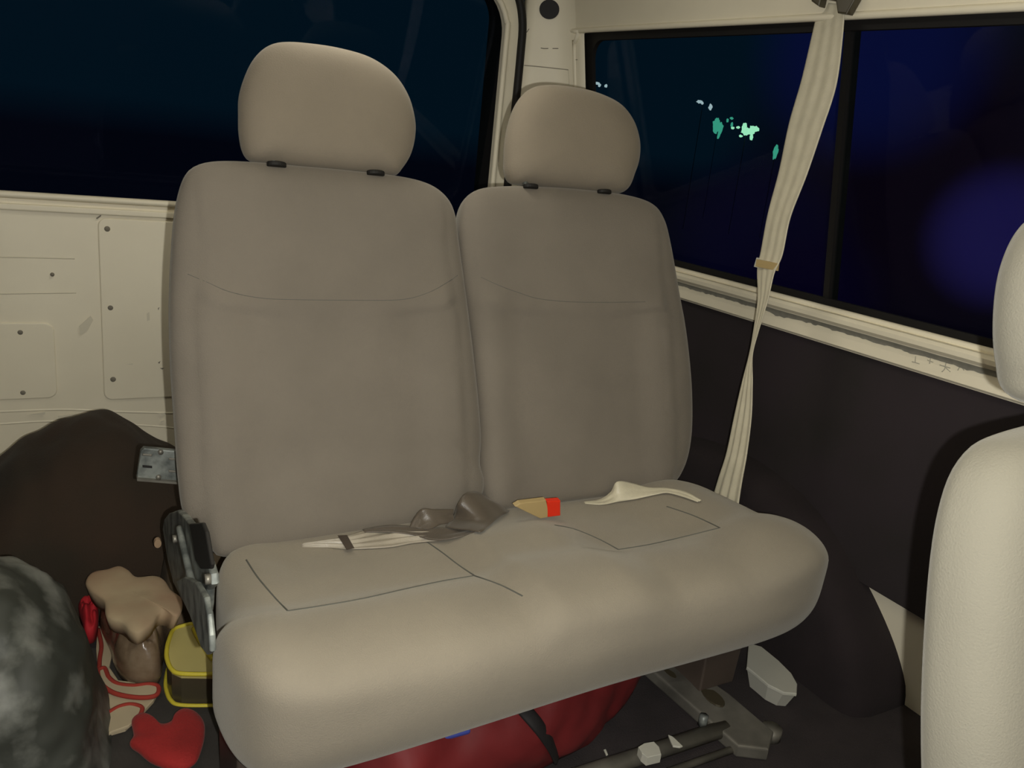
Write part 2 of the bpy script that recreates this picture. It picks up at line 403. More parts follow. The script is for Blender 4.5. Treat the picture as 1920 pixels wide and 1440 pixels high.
# door surface details: ledge, pressed panels, grooves, screws
Td = BVHTree.FromPolygons([(-2, YR, -1), (3, YR, -1), (3, YR, 3), (-2, YR, 3)], [(0, 1, 2, 3)])
def on_door(pix, name, m, r, closed=False, sink=0, n=None, par=None):
    pts = [atY(u, v, YR) + Vector((0, sink, 0)) for u, v in pix]
    return tube(name, pts, r, m, par or rw, seg=8, n=n or len(pts) * 8, closed=closed)
def slab(name, u0, v0, u1, v1, dx, r, th, m=paint, extra=0):
    p = atY(u0, v0, YR); q = atY(u1, v1, YR); l = rrect(p.x, q.x + extra, q.z, p.z, r, 8)
    return prism(name, [(x, YR - th, z) for x, z in l], (0, th + .002, 0), m, rw, bev=min(th * .7, .004))
box('sill_ledge', (-.95, YR - .010, .776), (1.15, YR + .001, .792), paint, rw, bev=.004, seg=3)
slab('access_panel', 183, 408, 188, 750, 0, .02, .0045, extra=.62)
slab('hatch_cover', -190, 606, 108, 745, 0, .022, .0045)
on_door([(-200, 482), (-100, 482), (0, 482), (60, 483), (140, 485)], 'pressed_rib', faint, .0016, sink=.0003)
on_door([(-200, 553), (-100, 552), (0, 551), (60, 550), (143, 549)], 'pressed_rib', faint, .0016, sink=.0003)
on_door([(-100, 775), (0, 772), (120, 768), (220, 772), (340, 775)], 'pressed_rib', paint, .004, sink=.0025)
on_door([(-100, 800), (0, 795), (120, 790), (300, 800), (340, 806)], 'pressed_rib', paint, .004, sink=.0028)
for (u, v, r) in ((201, 429, .0075), (207, 577, .007), (212, 711, .0075), (98, 515, .0045), (38, 623, .0065), (43, 736, .0065)):
    p = atY(u, v, YR - .003); vs = [p + Vector((0, -.004, 0))]; fs = []
    for j, (rr, dy) in enumerate(((r * .6, -.0035), (r, -.001), (r * 1.1, .004))):
        for k in range(14): an = k / 14 * 2 * math.pi; vs.append(p + Vector((math.cos(an) * rr, dy, math.sin(an) * rr)))
    for k in range(14):
        fs.append((0, 1 + k, 1 + (k + 1) % 14))
        for j in (0, 1): a = 1 + j * 14; fs.append((a + k, a + 14 + k, a + 14 + (k + 1) % 14, a + (k + 1) % 14))
    link('screw', vs, fs, grime, rw)
def smear(pts, name='scuff', m=grime, th=.0008):
    return prism(name, [atY(u, v, YR - .0052) for u, v in pts], (0, .0012, 0), m, rw)
for p, m in (([(180, 409), (190, 402), (189, 406), (182, 411)], grime), ([(275, 588), (280, 585), (281, 600), (276, 602)], faint), ([(148, 612), (170, 592), (175, 600), (165, 618), (150, 628)], faint),
          ([(108, 780), (145, 776), (143, 782), (110, 785)], grime if 0 else faint), ([(50, 778), (85, 772), (84, 777)], faint), ([(196, 787), (206, 785), (200, 789)], grime),
          ([(296, 680), (301, 677), (299, 682)], grime), ([(300, 690), (308, 690), (304, 693)], grime), ([(235, 683), (250, 681), (248, 684)], faint), ([(300, 790), (310, 788), (302, 793)], faint),
          ([(295, 775), (312, 774), (306, 778)], faint), ([(296, 578), (299, 576), (297, 582)], grime)): smear(p, m=m)
g = pane('window_2', [(x, z) for x, z in rrect(-.97, 1.17, .80, 1.50, .1)], lambda a, b: (a, YR + .034 + (1.50 - b) * .158, b), (0, .004, 0), None); struct(g, 'dark rear door glass')
holed('window_rubber', rrect(-.965, 1.165, .805, 1.495, .09), (-1.05, 1.185, .79, 1.51), lambda a, b: (a, YR + .031, b), (0, .125, 0), rubber).parent = rw
# black weather strip between door and body, then the corner pillar
tube('weather_strip', [(1.2, YR - .004, z) for z in (.0, .4, .8, 1.1, 1.3)] + [(1.195, YR - .004, 1.40), (1.165, YR - .004, 1.475), (1.10, YR - .004, 1.53), (1.0, YR - .004, 1.545)], .0125, rubber, rw, n=120, flat=1, upv=(0, 1, 0))
pl = []; arc = [(1.205, 2.262), (1.212, 2.240), (1.235, 2.226), (1.27, 2.212), (1.31, 2.195), (1.345, 2.170), (1.360, 2.135), (1.364, 2.106)]
vs = []; fs = []; Zs = [0, .4, .77, .95, 1.1, 1.25, 1.35, 1.45, 1.56]
for z in Zs:
    for (x, y) in arc:
        k = (x - 1.205) / .157; vs.append((x + k * ((side(0, z)[0] + .004) - 1.362), y, z))
m_ = len(arc)
for j in range(len(Zs) - 1):
    for i in range(m_ - 1): a = j * m_ + i; fs.append((a, a + 1, a + m_ + 1, a + m_))
pil = link('wall_rear', vs, fs, paint); sol = pil.modifiers.new('s', 'SOLIDIFY'); sol.thickness = .002; sol.offset = 0; struct(pil, 'cream corner pillar between rear door and side window')
Tp = tree_of(pil)
def pmark(pix, r, m, name):
    pts = []
    for q in catmull([Vector((a, b, 0)) for a, b in pix], max(8, len(pix) * 4)):
        p, _ = cast(Tp, q.x, q.y)
        if p: pts.append(p + (EYE - p).normalized() * .001)
    if len(pts) > 2: tube(name, pts, r, m, pil, seg=6, n=len(pts))
pmark([(974, 122), (1000, 124), (1030, 127), (1066, 131)], .0016, paint_line, 'panel_joint')
pmark([(1014, 90), (1020, 91), (1028, 91)], .0013, grime, 'slot'); pmark([(1036, 91), (1041, 91), (1047, 91)], .0013, grime, 'slot')
pmark([(984, 64), (988, 60), (992, 54)], .0012, grime, 'scuff')
pmark([(1066, 130), (1067, 145), (1068, 175)], .0016, faint, 'panel_joint')
pmark([(1074, 112), (1079, 112), (1083, 112)], .0012, grime, 'scuff')
p, nn = cast(Tp, 1030, 18)
if p:
    nn = (nn if nn.dot(EYE - p) > 0 else -nn); a = nn.cross(Vector((0, 0, 1))).normalized(); b = nn.cross(a).normalized(); vs = []
    for d in (.007, -.003):
        for k in range(28): an = k / 28 * 2 * math.pi; vs.append(p + a * math.cos(an) * .029 + b * math.sin(an) * .026 + nn * d)
    link('access_hole', vs, [tuple(range(28)), tuple(range(28, 56))] + [(k, (k + 1) % 28, 28 + (k + 1) % 28, 28 + k) for k in range(28)], rubber, pil, smooth=False)
# wheel arch box on the right
def arch():
    vs = []; fs = []; n = 60
    prof2 = [(v.x, v.y) for v in catmull([Vector(p + (0,)) for p in ((.828, 0), (.832, .05), (.862, .12), (.91, .19), (.965, .25), (1.05, .315), (1.16, .36), (1.32, .38), (1.50, .36), (1.62, .315), (1.72, .25), (1.78, .19), (1.82, .12), (1.845, .05), (1.85, 0))], n + 1)]
    X = [(1.53, 1.0), (1.40, 1.0), (1.378, .985), (1.360, .96), (1.350, .92), (1.345, .86), (1.345, .0)]
    for x, k in X:
        for (y, z) in prof2: vs.append((x, 1.33 + (y - 1.33) * (1 - (1 - k) * .8 if k > .5 else .888), z * k))
    m = n + 1
    for j in range(len(X) - 1):
        for i in range(n): a = j * m + i; fs.append((a, a + 1, a + m + 1, a + m))
    return link('wheel_arch', vs, fs, carpet_w)
wa = arch(); tag(wa, 'dark carpeted wheel arch box against the right wall behind the bench end', 'wheel arch')

# ------------------------------------------------------------------ bench seat
bench = thing('bench_seat', 'grey velour two person bench seat with two backrests and headrests, facing forward', 'bench seat', (.64, 1.05, 0))
# base cushion
prof = [(.797, .365), (.803, .305), (.828, .258), (.875, .236), (1.0, .232), (1.22, .235), (1.265, .27), (1.265, .335), (1.235, .365), (1.16, .372), (1.08, .378), (1.01, .384), (.955, .402), (.905, .411), (.855, .409), (.815, .394)]
PC = catmull([Vector((0, y, z)) for y, z in prof], 150, True); cc = Vector((0, 1.03, .315))
X0, X1 = .146, 1.228; NX = 260; vs = []; fs = []
for i in range(NX + 1):
    t = -1 + 2 * i / NX
    tt = math.sin(t * math.pi / 2) if False else t
    tt = math.copysign(1 - (1 - abs(t)) ** 1.6, t)
    k = max(0, 1 - abs(tt) ** (17 if tt < 0 else 8)) ** (1 / 2.3); x = (X0 + X1) / 2 + (X1 - X0) / 2 * tt
    for q in PC:
        y = cc.y + (q.y - cc.y) * (1 - (1 - k) * .85 if q.y > cc.y else k ** .9); z = cc.z + (q.z - cc.z) * k ** .8
        topm = sm(q.z, .34, .375)
        e = sm(x, .94, 1.13) * 2.1 + (1 - sm(x, .20, .27)) * .45
        z += topm * e * .016 * k
        mid = sm(x, .54, .60) * (1 - sm(x, .72, .82)); z += topm * mid * .018 * (1 - sm(y, 1.08, 1.2))
        r = -(abs(sm(y, .93, 1.0) * (1 - sm(y, 1.14, 1.22)))) * .004 * (1 - mid) * (1 - min(1, e)); z += topm * r
        z += topm * .0035 * noise.noise(Vector((x * 5, y * 6, 1)))
        fm = 1 - sm(q.y, .80, .84)
        y += fm * (.006 * noise.noise(Vector((x * 4, z * 14, 4))))
        z -= (1 - sm(q.z, .26, .38)) * (1 - sm(x, .25, .80)) * .020
        xx = x + .030 * sm(y, .96, 1.06) * (1 - sm(x, .15, .45))
        vs.append((xx, y, z))
M_ = len(PC)
for i in range(NX):
    for k in range(M_): a = i * M_; b = a + M_; fs.append((a + k, a + (k + 1) % M_, b + (k + 1) % M_, b + k))
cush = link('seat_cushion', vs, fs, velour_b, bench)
Tc = tree_of(cush)
for px in ([(462, 1050), (480, 1078), (500, 1103), (522, 1128), (540, 1146)], [(540, 1146), (600, 1137), (680, 1123), (760, 1105), (830, 1090), (890, 1080)],
           [(800, 1016), (830, 1037), (860, 1060), (890, 1080)], [(890, 1080), (940, 1098), (980, 1118)], [(1160, 1031), (1220, 1021), (1290, 1005), (1350, 990)],
           [(1350, 990), (1300, 967), (1250, 950)], [(1160, 1031), (1120, 1010), (1075, 992), (1040, 985)]):
    seam('seam', Tc, px, stitch, cush, r=.0014)
pipe = seam('piping', Tc, [(420, 1300), (440, 1262), (520, 1290)], stitch, cush) if False else None

# backrests: outlines on their own tilted plane
def backpt(u, v, off=0):   # plane of the backrests, leaning back
    th = math.atan2(.20, .59); nrm = Vector((0, -math.cos(th), math.sin(th))); d = nrm.dot(Vector((0, 1.205, .36))) - off
    return hit(u, v, nrm, d)
th = math.atan2(.20, .59); BN = Vector((0, -math.cos(th), math.sin(th))); BT = Vector((0, math.sin(th), math.cos(th)))
def resample(o): return catmull(o, 200, True)
LB = [(322, 450), (330, 380), (345, 332), (368, 311), (410, 303), (480, 305), (560, 312), (650, 320), (745, 331), (800, 345), (833, 368), (850, 400), (857, 450), (868, 530), (882, 640), (893, 740), (899, 820), (897, 870), (905, 905), (895, 940), (860, 962), (780, 985), (640, 1012), (500, 1035), (420, 1042), (396, 1030), (372, 985), (345, 965), (334, 900), (327, 800), (319, 680), (317, 560)]
RB = [(861, 450), (862, 405), (872, 374), (895, 356), (940, 350), (1020, 351), (1100, 357), (1170, 366), (1218, 382), (1240, 410), (1253, 460), (1267, 540), (1281, 620), (1290, 700), (1293, 770), (1290, 830), (1277, 880), (1250, 912), (1180, 925), (1080, 938), (980, 950), (925, 955), (908, 940), (897, 880), (896, 800), (890, 720), (880, 620), (868, 530)]
def lift(side, x0, x1):
    def f(w, s):
        # softly raised bolsters at both sides, headrest-high pad above the cross seam
        u = (w.x - x0) / (x1 - x0); h = (w - Vector((0, 1.205, .36))).dot(BT)
        b = .010 * (sm(abs(u - .5), .28, .42)) * (1 - sm(abs(u - .5), .44, .5)) * (1 - sm(h, .40, .46))
        upad = .007 * sm(h, .375 - .03 * min(1, abs(u - .5) * 2) ** 2 * -1, .40) * (1 - s ** 4)
        return b + upad + .003 * noise.noise(Vector((w.x * 5, h * 5, side))) * (1 - s ** 3)
    return f
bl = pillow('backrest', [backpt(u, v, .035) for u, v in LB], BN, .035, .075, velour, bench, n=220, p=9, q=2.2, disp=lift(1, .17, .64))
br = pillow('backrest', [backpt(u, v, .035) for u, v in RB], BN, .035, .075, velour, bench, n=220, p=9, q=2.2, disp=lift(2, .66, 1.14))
Tl = tree_of(bl); Tr = tree_of(br)
seam('seam', Tl, [(352, 514), (390, 530), (430, 547), (490, 559), (560, 562), (660, 563), (750, 562), (800, 550), (838, 530), (858, 516)], stitch, bl, r=.0007)
seam('seam', Tr, [(902, 520), (935, 535), (970, 548), (1010, 560), (1070, 566), (1140, 567), (1210, 566)], stitch, br, r=.0007)
# headrests with posts and guide sleeves
def head(pix, off, posts, pxs):
    o = [hit(u, v, BN, BN.dot(Vector((0, 1.205, .36))) - off) for u, v in pix]
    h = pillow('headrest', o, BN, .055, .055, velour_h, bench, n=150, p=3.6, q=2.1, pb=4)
    return h
LH = [(447, 215), (448, 180), (458, 145), (474, 113), (497, 91), (525, 83), (570, 85), (630, 94), (690, 112), (735, 143), (762, 182), (775, 225), (776, 258), (768, 292), (752, 318), (738, 329), (690, 326), (600, 318), (520, 309), (472, 301), (455, 283), (448, 250)]
RH = [(948, 300), (950, 262), (957, 225), (970, 192), (990, 169), (1018, 162), (1060, 165), (1110, 176), (1155, 198), (1181, 230), (1193, 268), (1193, 300), (1185, 328), (1168, 360), (1120, 362), (1050, 355), (985, 347), (958, 340), (949, 322)]
hl = head(LH, .045, None, None); hr = head(RH, .045, None, None)
for h, pp in ((hl, [(513, 306), (697, 322)]), (hr, [(985, 347), (1122, 357)])):
    for (u, v) in pp:
        p = hit(u, v, BN, BN.dot(Vector((0, 1.205, .36))) - .035)
        tube('headrest_post', [p - BT * .03, p + BT * .03], .006, steel, h, seg=12)
        o = [p + Vector((1, 0, 0)) * math.cos(a) * .0165 + BN * (math.sin(a) * .011 + .021) for a in [k / 20 * 2 * math.pi for k in range(20)]]
        prism('post_sleeve', [q - BT * .012 for q in o], BT * .0075, rubber, h, bev=.002)
# recliner bracket on the left side: steel cheek plate, dark slot cover, lever
def xo(pix, x): return [atX(u, v, x) for u, v in pix]
brk = prism('recliner_bracket', xo([(316, 990), (319, 972), (328, 961), (345, 955), (358, 966), (372, 984), (392, 1000), (400, 1040), (411, 1074), (412, 1094), (404, 1104), (402, 1135), (398, 1160), (380, 1160), (352, 1120), (337, 1092), (326, 1050)], .140), (-.010, 0, 0), steel, bench, bev=.003)
prism('slot_cover', xo([(362, 981), (386, 979), (393, 996), (404, 1058), (402, 1066), (384, 1066), (374, 1050), (368, 1010)], .128), (-.005, 0, 0), rubber, brk, bev=.002)
tube('recliner_rod', [atX(u, v, .124) for u, v in ((336, 990), (345, 1030), (352, 1060), (360, 1090), (372, 1120))], .0045, steel, brk)
for u, v in ((332, 1010), (357, 1073), (395, 1085)):
    p = atX(u, v, .126); tube('bolt', [p, p + Vector((-.006, 0, 0))], .006, steel_l, brk, seg=6)
prism('recliner_lever', xo([(340, 1088), (356, 1080), (378, 1090), (395, 1118), (401, 1150), (405, 1190), (406, 1220), (399, 1226), (388, 1212), (377, 1180), (366, 1152), (350, 1120)], .124), (-.007, 0, 0), steel, bench, bev=.0025)
# latch plate beside the backrest
lt = prism('latch_plate', [atY(u, v, 1.40) for u, v in ((264, 846), (270, 840), (345, 847), (345, 906), (258, 900), (257, 892))], (0, .012, 0), steel, bench, bev=.002)
prism('plate_edge', [atY(u, v, 1.392) for u, v in ((257, 898), (345, 905), (345, 909), (257, 902))], (0, .02, 0), steel_l, lt)
for u, v, w in ((276, 852, 1), (325, 860, 1), (325, 883, 1), (276, 874, 0)):
    prism('slot', [atY(u + a, v + b, 1.399) for a, b in ((-9, -2.5), (9, -1), (9, 3), (-9, 1.5))], (0, -.003, 0), steel_l if w else rubber, lt, bev=.001)
for u, v in ((301, 847), (297, 894)):
    p = atY(u, v, 1.4); tube('rivet', [p, p + Vector((0, -.004, 0))], .0045, steel_l, lt, seg=10)
# legs, floor rail and cross bar
leg = prism('leg', [(1.062, .975, .045), (1.150, .975, .045), (1.165, .975, .25), (1.060, .975, .25)], (0, .16, 0), steel_b, bench, bev=.004)
leg2 = prism('leg', [(.185, .975, .0), (.265, .975, .0), (.275, .975, .25), (.180, .975, .25)], (0, .16, 0), steel_b, bench, bev=.004)
rail = prism('floor_rail', [(1.042, .842, .030), (1.092, .815, .028), (1.135, .845, .032), (1.118, .95, .045), (1.105, 1.0, .048), (1.10, 1.12, .05), (1.005, 1.13, .05), (1.015, 1.02, .046)], (0, 0, -.027), steel_l, bench, bev=.005)
pr = [(1.082, 1.0 + .05 * math.cos(a), .0475 + 0 * a) for a in []]
prism('rail_slot', [(1.078 + .016 * math.cos(a), .955 + .030 * math.sin(a), .0455) for a in [k / 16 * 2 * math.pi for k in range(16)]], (0, 0, -.004), darkc, rail)
prism('rail_slot', [(1.042 + .008 * math.cos(a), 1.045 + .020 * math.sin(a), .0475) for a in [k / 16 * 2 * math.pi for k in range(16)]], (0, 0, -.004), darkc, rail)
tube('floor_bolt', [(1.150, .862, .0), (1.150, .862, .022)], .020, steel_l, bench, seg=14)
tube('cross_bar', [(.30, .893, .024), (1.06, .893, .024)], .017, steel_l, bench, seg=14, flat=.8)
tube('cross_bar', [(.30, .855, .010), (1.10, .855, .010)], .007, steel_l, bench, seg=10)
tube('bolt', [(1.015, .91, .030), (1.015, .91, .052)], .009, steel, bench, seg=6)

# ------------------------------------------------------------------ seat in front, right edge of the view
fs_ = thing('front_seat', 'pale grey velour seat with headrest at the right edge, nearer than the bench', 'seat', (.86, .2, 0))
th2 = math.atan2(.10, .45); FN = Vector((0, -math.cos(th2), math.sin(th2))); FT = Vector((0, math.sin(th2), math.cos(th2)))
base = Vector((.885, .275, .38))
def fo(pts): return [base + Vector((x, 0, 0)) + FT * h for x, h in pts]
fo_b = fo([(-.205, .0), (-.228, .08), (-.243, .20), (-.243, .32), (-.232, .40), (-.205, .445), (-.15, .462), (0, .47), (.15, .462), (.205, .445), (.232, .40), (.243, .32), (.243, .2), (.228, .08), (.205, 0), (.1, -.02), (-.1, -.02)])
fbk = pillow('backrest', fo_b, FN, .055, .035, velour_f, fs_, n=180, p=9, q=2.4)
fo_h = [base + FT * .485 + Vector((x, .0, 0)) + FT * h for x, h in [(-.12, .0), (-.145, .03), (-.153, .08), (-.145, .13), (-.115, .17), (-.06, .187), (0, .19), (.06, .187), (.115, .17), (.145, .13), (.153, .08), (.145, .03), (.12, 0), (0, -.006)]]
fhd = pillow('headrest', fo_h, FN, .05, .05, velour_f, fs_, n=130, p=4, q=2.2)
for x in (-.07, .07):
    p = base + Vector((x, 0, 0)) + FT * .45; tube('headrest_post', [p, p + FT * .06], .006, steel, fhd, seg=12)
fcu = pillow('seat_cushion', [Vector((.885 + x, .0 + y, .335)) for x, y in rrect(-.24, .24, -.22, .25, .07, 6)], (0, 0, 1), .06, .06, velour_f, fs_, n=120, p=9, q=2.4, closedcat=True)
for x in (.68, 1.02): box('leg', (x, -.12, 0), (x + .04, .2, .285), steel_b, fs_)

# ------------------------------------------------------------------ belts
sb = thing('shoulder_belt', 'satin beige shoulder belt hanging from the window header down behind the bench', 'seat belt', (1.28, 1.2, .3))
def Q(u, v, x): return atX(u, v, x)
secs = [((1537, 4), (1584, 8), 1.325), ((1524, 60), (1580, 70), 1.325), ((1503, 150), (1568, 160), 1.32), ((1480, 230), (1541, 245), 1.315), ((1461, 320), (1512, 330), 1.31), ((1440, 400), (1482, 408), 1.30), ((1427, 470), (1467, 478), 1.295),
        ((1420, 505), (1452, 512), 1.29), ((1421, 560), (1440, 562), 1.285), ((1413, 620), (1422, 622), 1.28), ((1405, 665), (1411, 666), 1.275), ((1392, 715), (1411, 718), 1.27), ((1377, 780), (1409, 783), 1.268), ((1362, 850), (1400, 855), 1.264), ((1346, 900), (1391, 905), 1.262), ((1330, 955), (1382, 962), 1.260), ((1315, 1010), (1370, 1020), 1.258)]
ws = ribbon('webbing', [(Q(*a, x), Q(*b, x - .012)) for a, b, x in secs], web_s, sb, n=260, w=24, wr=lambda t: .0009 + .0030 * sm(t, .25, .6), wf=6)
prism('belt_keeper', [Q(u, v, 1.286) for u, v in ((1422, 486), (1462, 494), (1460, 508), (1420, 500))], (-.006, 0, 0), tan, sb, bev=.001)
kc = prism('keeper_clip', [Q(u, v, 1.292) for u, v in ((1416, 500), (1421, 483), (1426, 484), (1423, 502))], (-.004, 0, 0), whitep, sb)
prism('belt_anchor', [Q(u, v, 1.318) for u, v in ((1530, -14), (1534, 6), (1548, 16), (1552, 0), (1580, 6), (1583, 28), (1600, 30), (1617, 0), (1620, -20))], (-.02, 0, 0), darkc, sb, bev=.003)

b2 = thing('lap_belt', 'grey brown satin lap belt twisted along the joint of the left seat', 'seat belt', (.5, 1.15, .38))
def onc(u, v, lift_=.004):
    p, _ = cast(Tc, u, v)
    q, _ = cast(Tl, u, v)
    r_, _ = cast(Tr, u, v)
    c = [a for a in (p, q, r_) if a]
    a = min(c, key=lambda w: (w - EYE).length) if c else atY(u, v, 1.18)
    return a + (EYE - a).normalized() * lift_
def belt(name, pairs, m, par, n=60, wr=.0012, wf=4, lift_=.005, w=10):
    return ribbon(name, [(onc(a, b, l), onc(c, d, l2)) for (a, b, c, d, l, l2) in pairs], m, par, n=n, w=w, wr=wr, wf=wf)
belt('webbing', [(565, 1021, 566, 1025, .002, .002), (610, 1014, 612, 1026, .004, .004), (650, 1005, 652, 1029, .008, .006), (690, 994, 694, 1028, .012, .006), (730, 987, 736, 1025, .014, .006), (770, 990, 776, 1018, .012, .006), (810, 992, 822, 1014, .010, .006)], web_l, b2, wr=.0045, wf=7, w=28)
belt('webbing', [(680, 993, 684, 998, .014, .014), (730, 985, 726, 998, .017, .017), (790, 988, 770, 1002, .018, .018), (840, 990, 815, 1013, .018, .016), (880, 985, 860, 1007, .014, .010), (910, 978, 890, 997, .008, .006)], web_d, b2, wr=.001)
belt('webbing', [(768, 988, 800, 992, .020, .022), (778, 968, 812, 990, .022, .022), (792, 954, 826, 984, .024, .022), (815, 955, 838, 982, .024, .020), (850, 955, 850, 978, .020, .018)], web_d, b2, wr=.001)
belt('webbing', [(836, 988, 900, 998, .022, .016), (850, 968, 908, 994, .028, .020), (858, 945, 918, 985, .032, .024), (872, 926, 938, 968, .032, .026), (895, 923, 950, 962, .026, .018), (925, 940, 955, 958, .014, .008)], web_d, b2, wr=.0015, wf=2)
prism('belt_keeper', [onc(u, v, .018) for u, v in ((633, 1004), (650, 1003), (664, 1028), (650, 1031))], (0, -.002, .001), web_d if 0 else steel_b, b2)
b3 = thing('lap_belt', 'pale satin lap belt strap lying folded behind the right seat cushion', 'seat belt', (1.05, 1.15, .4))
belt('webbing', [(1095, 941, 1097, 944, .003, .003), (1125, 936, 1128, 946, .006, .005), (1145, 922, 1158, 941, .012, .006), (1157, 903, 1190, 936, .022, .008), (1185, 906, 1212, 931, .020, .008), (1215, 914, 1235, 926, .016, .010), (1250, 915, 1252, 924, .014, .012), (1285, 922, 1280, 931, .014, .012), (1315, 938, 1308, 941, .012, .01)], web_s, b3, wr=.001)
bk = thing('belt_buckle', 'tan seat belt buckle with a red button between the two backrests', 'buckle', tuple(onc(1010, 955)))
def quadslab(name, px, m, par, lf, th_):
    P_ = [onc(u, v, lf) for u, v in px]; c = sum(P_, Vector()) / len(P_); nn = (P_[1] - P_[0]).cross(P_[-1] - P_[0]).normalized()
    if nn.dot(EYE - c) > 0: nn = -nn
    # make it planar
    P_ = [p - nn * (p - c).dot(nn) for p in P_]
    return prism(name, P_, nn * th_, m, par, bev=.0012)
yb = onc(1010, 968).y - .022
prism('buckle_body', [atY(u, v, yb) for u, v in ((966, 950), (976, 944), (1024, 938), (1028, 955), (1027, 970), (1014, 973))], (0, .012, .002), tan, bk, bev=.0015)
prism('release_button', [atY(u, v, yb - .001) for u, v in ((1026, 941), (1051, 939), (1051, 967), (1028, 970))], (0, .012, .002), redb, bk, bev=.0015)


# ------------------------------------------------------------------ things under and behind the bench
# red bag with black strap
def sack(name, path, rad, m, par=None, seg=40, n=70, lump=.10, f=10, flat=1):
    P_ = catmull(path, n); vs = []; fs = []
    for i, p in enumerate(P_):
        t = i / (n - 1); d = (P_[min(i + 1, n - 1)] - P_[max(i - 1, 0)]).normalized(); a = d.cross(Vector((0, 0, 1))).normalized(); b = a.cross(d).normalized()
        r = rad(t)
        for k in range(seg):
            an = 2 * math.pi * k / seg; rr = r * (1 + lump * noise.noise(Vector((math.cos(an) * 1.6 + t * f, math.sin(an) * 1.6, t * f * .6))) + lump * .5 * noise.noise(Vector((t * f * 3, math.cos(an) * 4, math.sin(an) * 4))))
            q = p + a * math.cos(an) * rr + b * math.sin(an) * rr * flat; q.z = max(q.z, .002); vs.append(q)
    for i in range(n - 1):
        for k in range(seg): fs.append((i * seg + k, i * seg + (k + 1) % seg, (i + 1) * seg + (k + 1) % seg, (i + 1) * seg + k))
    fs.append(tuple(range(seg))); fs.append(tuple((n - 1) * seg + k for k in range(seg)))
    return link(name, vs, fs, m, par)
bag = thing('duffel_bag', 'red nylon bag with a black strap lying on the floor under the bench', 'bag', (.7, 1.1, 0))
rb_ = sack('bag_body', [(.33, .97, .105), (.5, .99, .105), (.68, 1.01, .100), (.82, 1.05, .095), (.93, 1.09, .095), (1.0, 1.12, .115), (1.045, 1.15, .135)], lambda t: max(.012, .112 * (1 - max(0, (t - .35) / .65) ** 1.6 * .62) * min(1, (t + .02) * 12) ** .5), redbag, bag, lump=.12, f=7)
Tb = tree_of(rb_)
pp = []
for (u, v) in ((975, 1322), (985, 1333), (1010, 1362), (1030, 1392), (1043, 1420), (1048, 1450), (1048, 1480)):
    q, _ = cast(Tb, u, v)
    if q: pp.append(q + (EYE - q).normalized() * .003)
if len(pp) > 2: tube('strap', pp, .013, strapm, bag, n=40, flat=.35, upv=(0, -.6, .8))
pb_ = tag(box('plastic_strip', (-.045, -.01, -.005), (.045, .01, .005), blue), 'blue plastic strip on top of the red bag just under the cushion edge', 'plastic strip'); pb_.location = atZ(828, 1378, .175)
# white tray
tr_ = [atZ(u, v, .048) for u, v in ((1404, 1205), (1428, 1212), (1460, 1238), (1484, 1262), (1495, 1282), (1494, 1300), (1470, 1298), (1440, 1283), (1415, 1262), (1400, 1250))]
wt = thing('plastic_tub', 'white plastic tub lying by the wheel arch beside the bench leg', 'tub', tuple(sum(tr_, Vector()) / 10 - Vector((0, 0, .048))))
prism('tub_rim', tr_, (0, 0, -.008), whitep, wt, bev=.002)
cx_ = sum(tr_, Vector()) / 10
lowl = [cx_ + (p - cx_) * .72 - Vector((0, 0, .046)) for p in tr_]; upl = [cx_ + (p - cx_) * .95 - Vector((0, 0, .008)) for p in tr_]
L = 10; link('tub_body', upl + lowl, [tuple(range(L)), tuple(range(L, 2 * L))] + [(i, (i + 1) % L, L + (i + 1) % L, L + i) for i in range(L)], whitep, wt, smooth=False)
def scrap(name, label, cat, pix, z, m, th_=.012, group=None):
    o = prism(name, [atZ(u, v, z) for u, v in pix], (0, 0, -th_), m, None, bev=.001); tag(o, label, cat, group); return o
scrap('bottle_cap', 'small grey white cap on the cross bar under the bench', 'cap', ((1197, 1400), (1208, 1393), (1226, 1390), (1236, 1400), (1240, 1414), (1214, 1420), (1204, 1412)), .055, whitep, .018)
scrap('wrapper', 'thin curled white wrapper scrap beside the cap under the bench', 'wrapper', ((1253, 1377), (1262, 1381), (1280, 1398), (1275, 1400), (1262, 1398), (1258, 1390)), .052, whitep, .004)
scrap('paper_sheet', 'white paper corner at the bottom edge beside the red bag', 'paper', ((1095, 1440), (1118, 1431), (1139, 1428), (1146, 1448), (1100, 1470)), .03, paper, .002)
scrap('wrapper', 'tiny crinkled foil wrapper beside the red bag under the bench', 'wrapper', ((1132, 1405), (1136, 1404), (1140, 1414), (1137, 1416)), .03, whitep, .003)

# brown blanket heap (rear left)
def heap(name, xr, yr, hf, m, nx=80, ny=60):
    vs = []; fs = []
    for j in range(ny + 1):
        for i in range(nx + 1):
            x = xr[0] + (xr[1] - xr[0]) * i / nx; y = yr[0] + (yr[1] - yr[0]) * j / ny; vs.append((x, y, max(.001, hf(x, y))))
    o = (nx + 1) * (ny + 1)
    for v in vs[:]: vs.append((v[0], v[1], 0))
    for j in range(ny):
        for i in range(nx): a = j * (nx + 1) + i; fs.append((a, a + 1, a + nx + 2, a + nx + 1)); fs.append((o + a, o + a + nx + 1, o + a + nx + 2, o + a + 1))
    w = nx + 1
    for i in range(nx): fs.append((i, o + i, o + i + 1, i + 1)); a = ny * w + i; fs.append((a, a + 1, o + a + 1, o + a))
    for j in range(ny): a = j * w; fs.append((a, a + w, o + a + w, o + a)); a += nx; fs.append((a, o + a, o + a + w, a + w))
    return link(name, vs, fs, m)
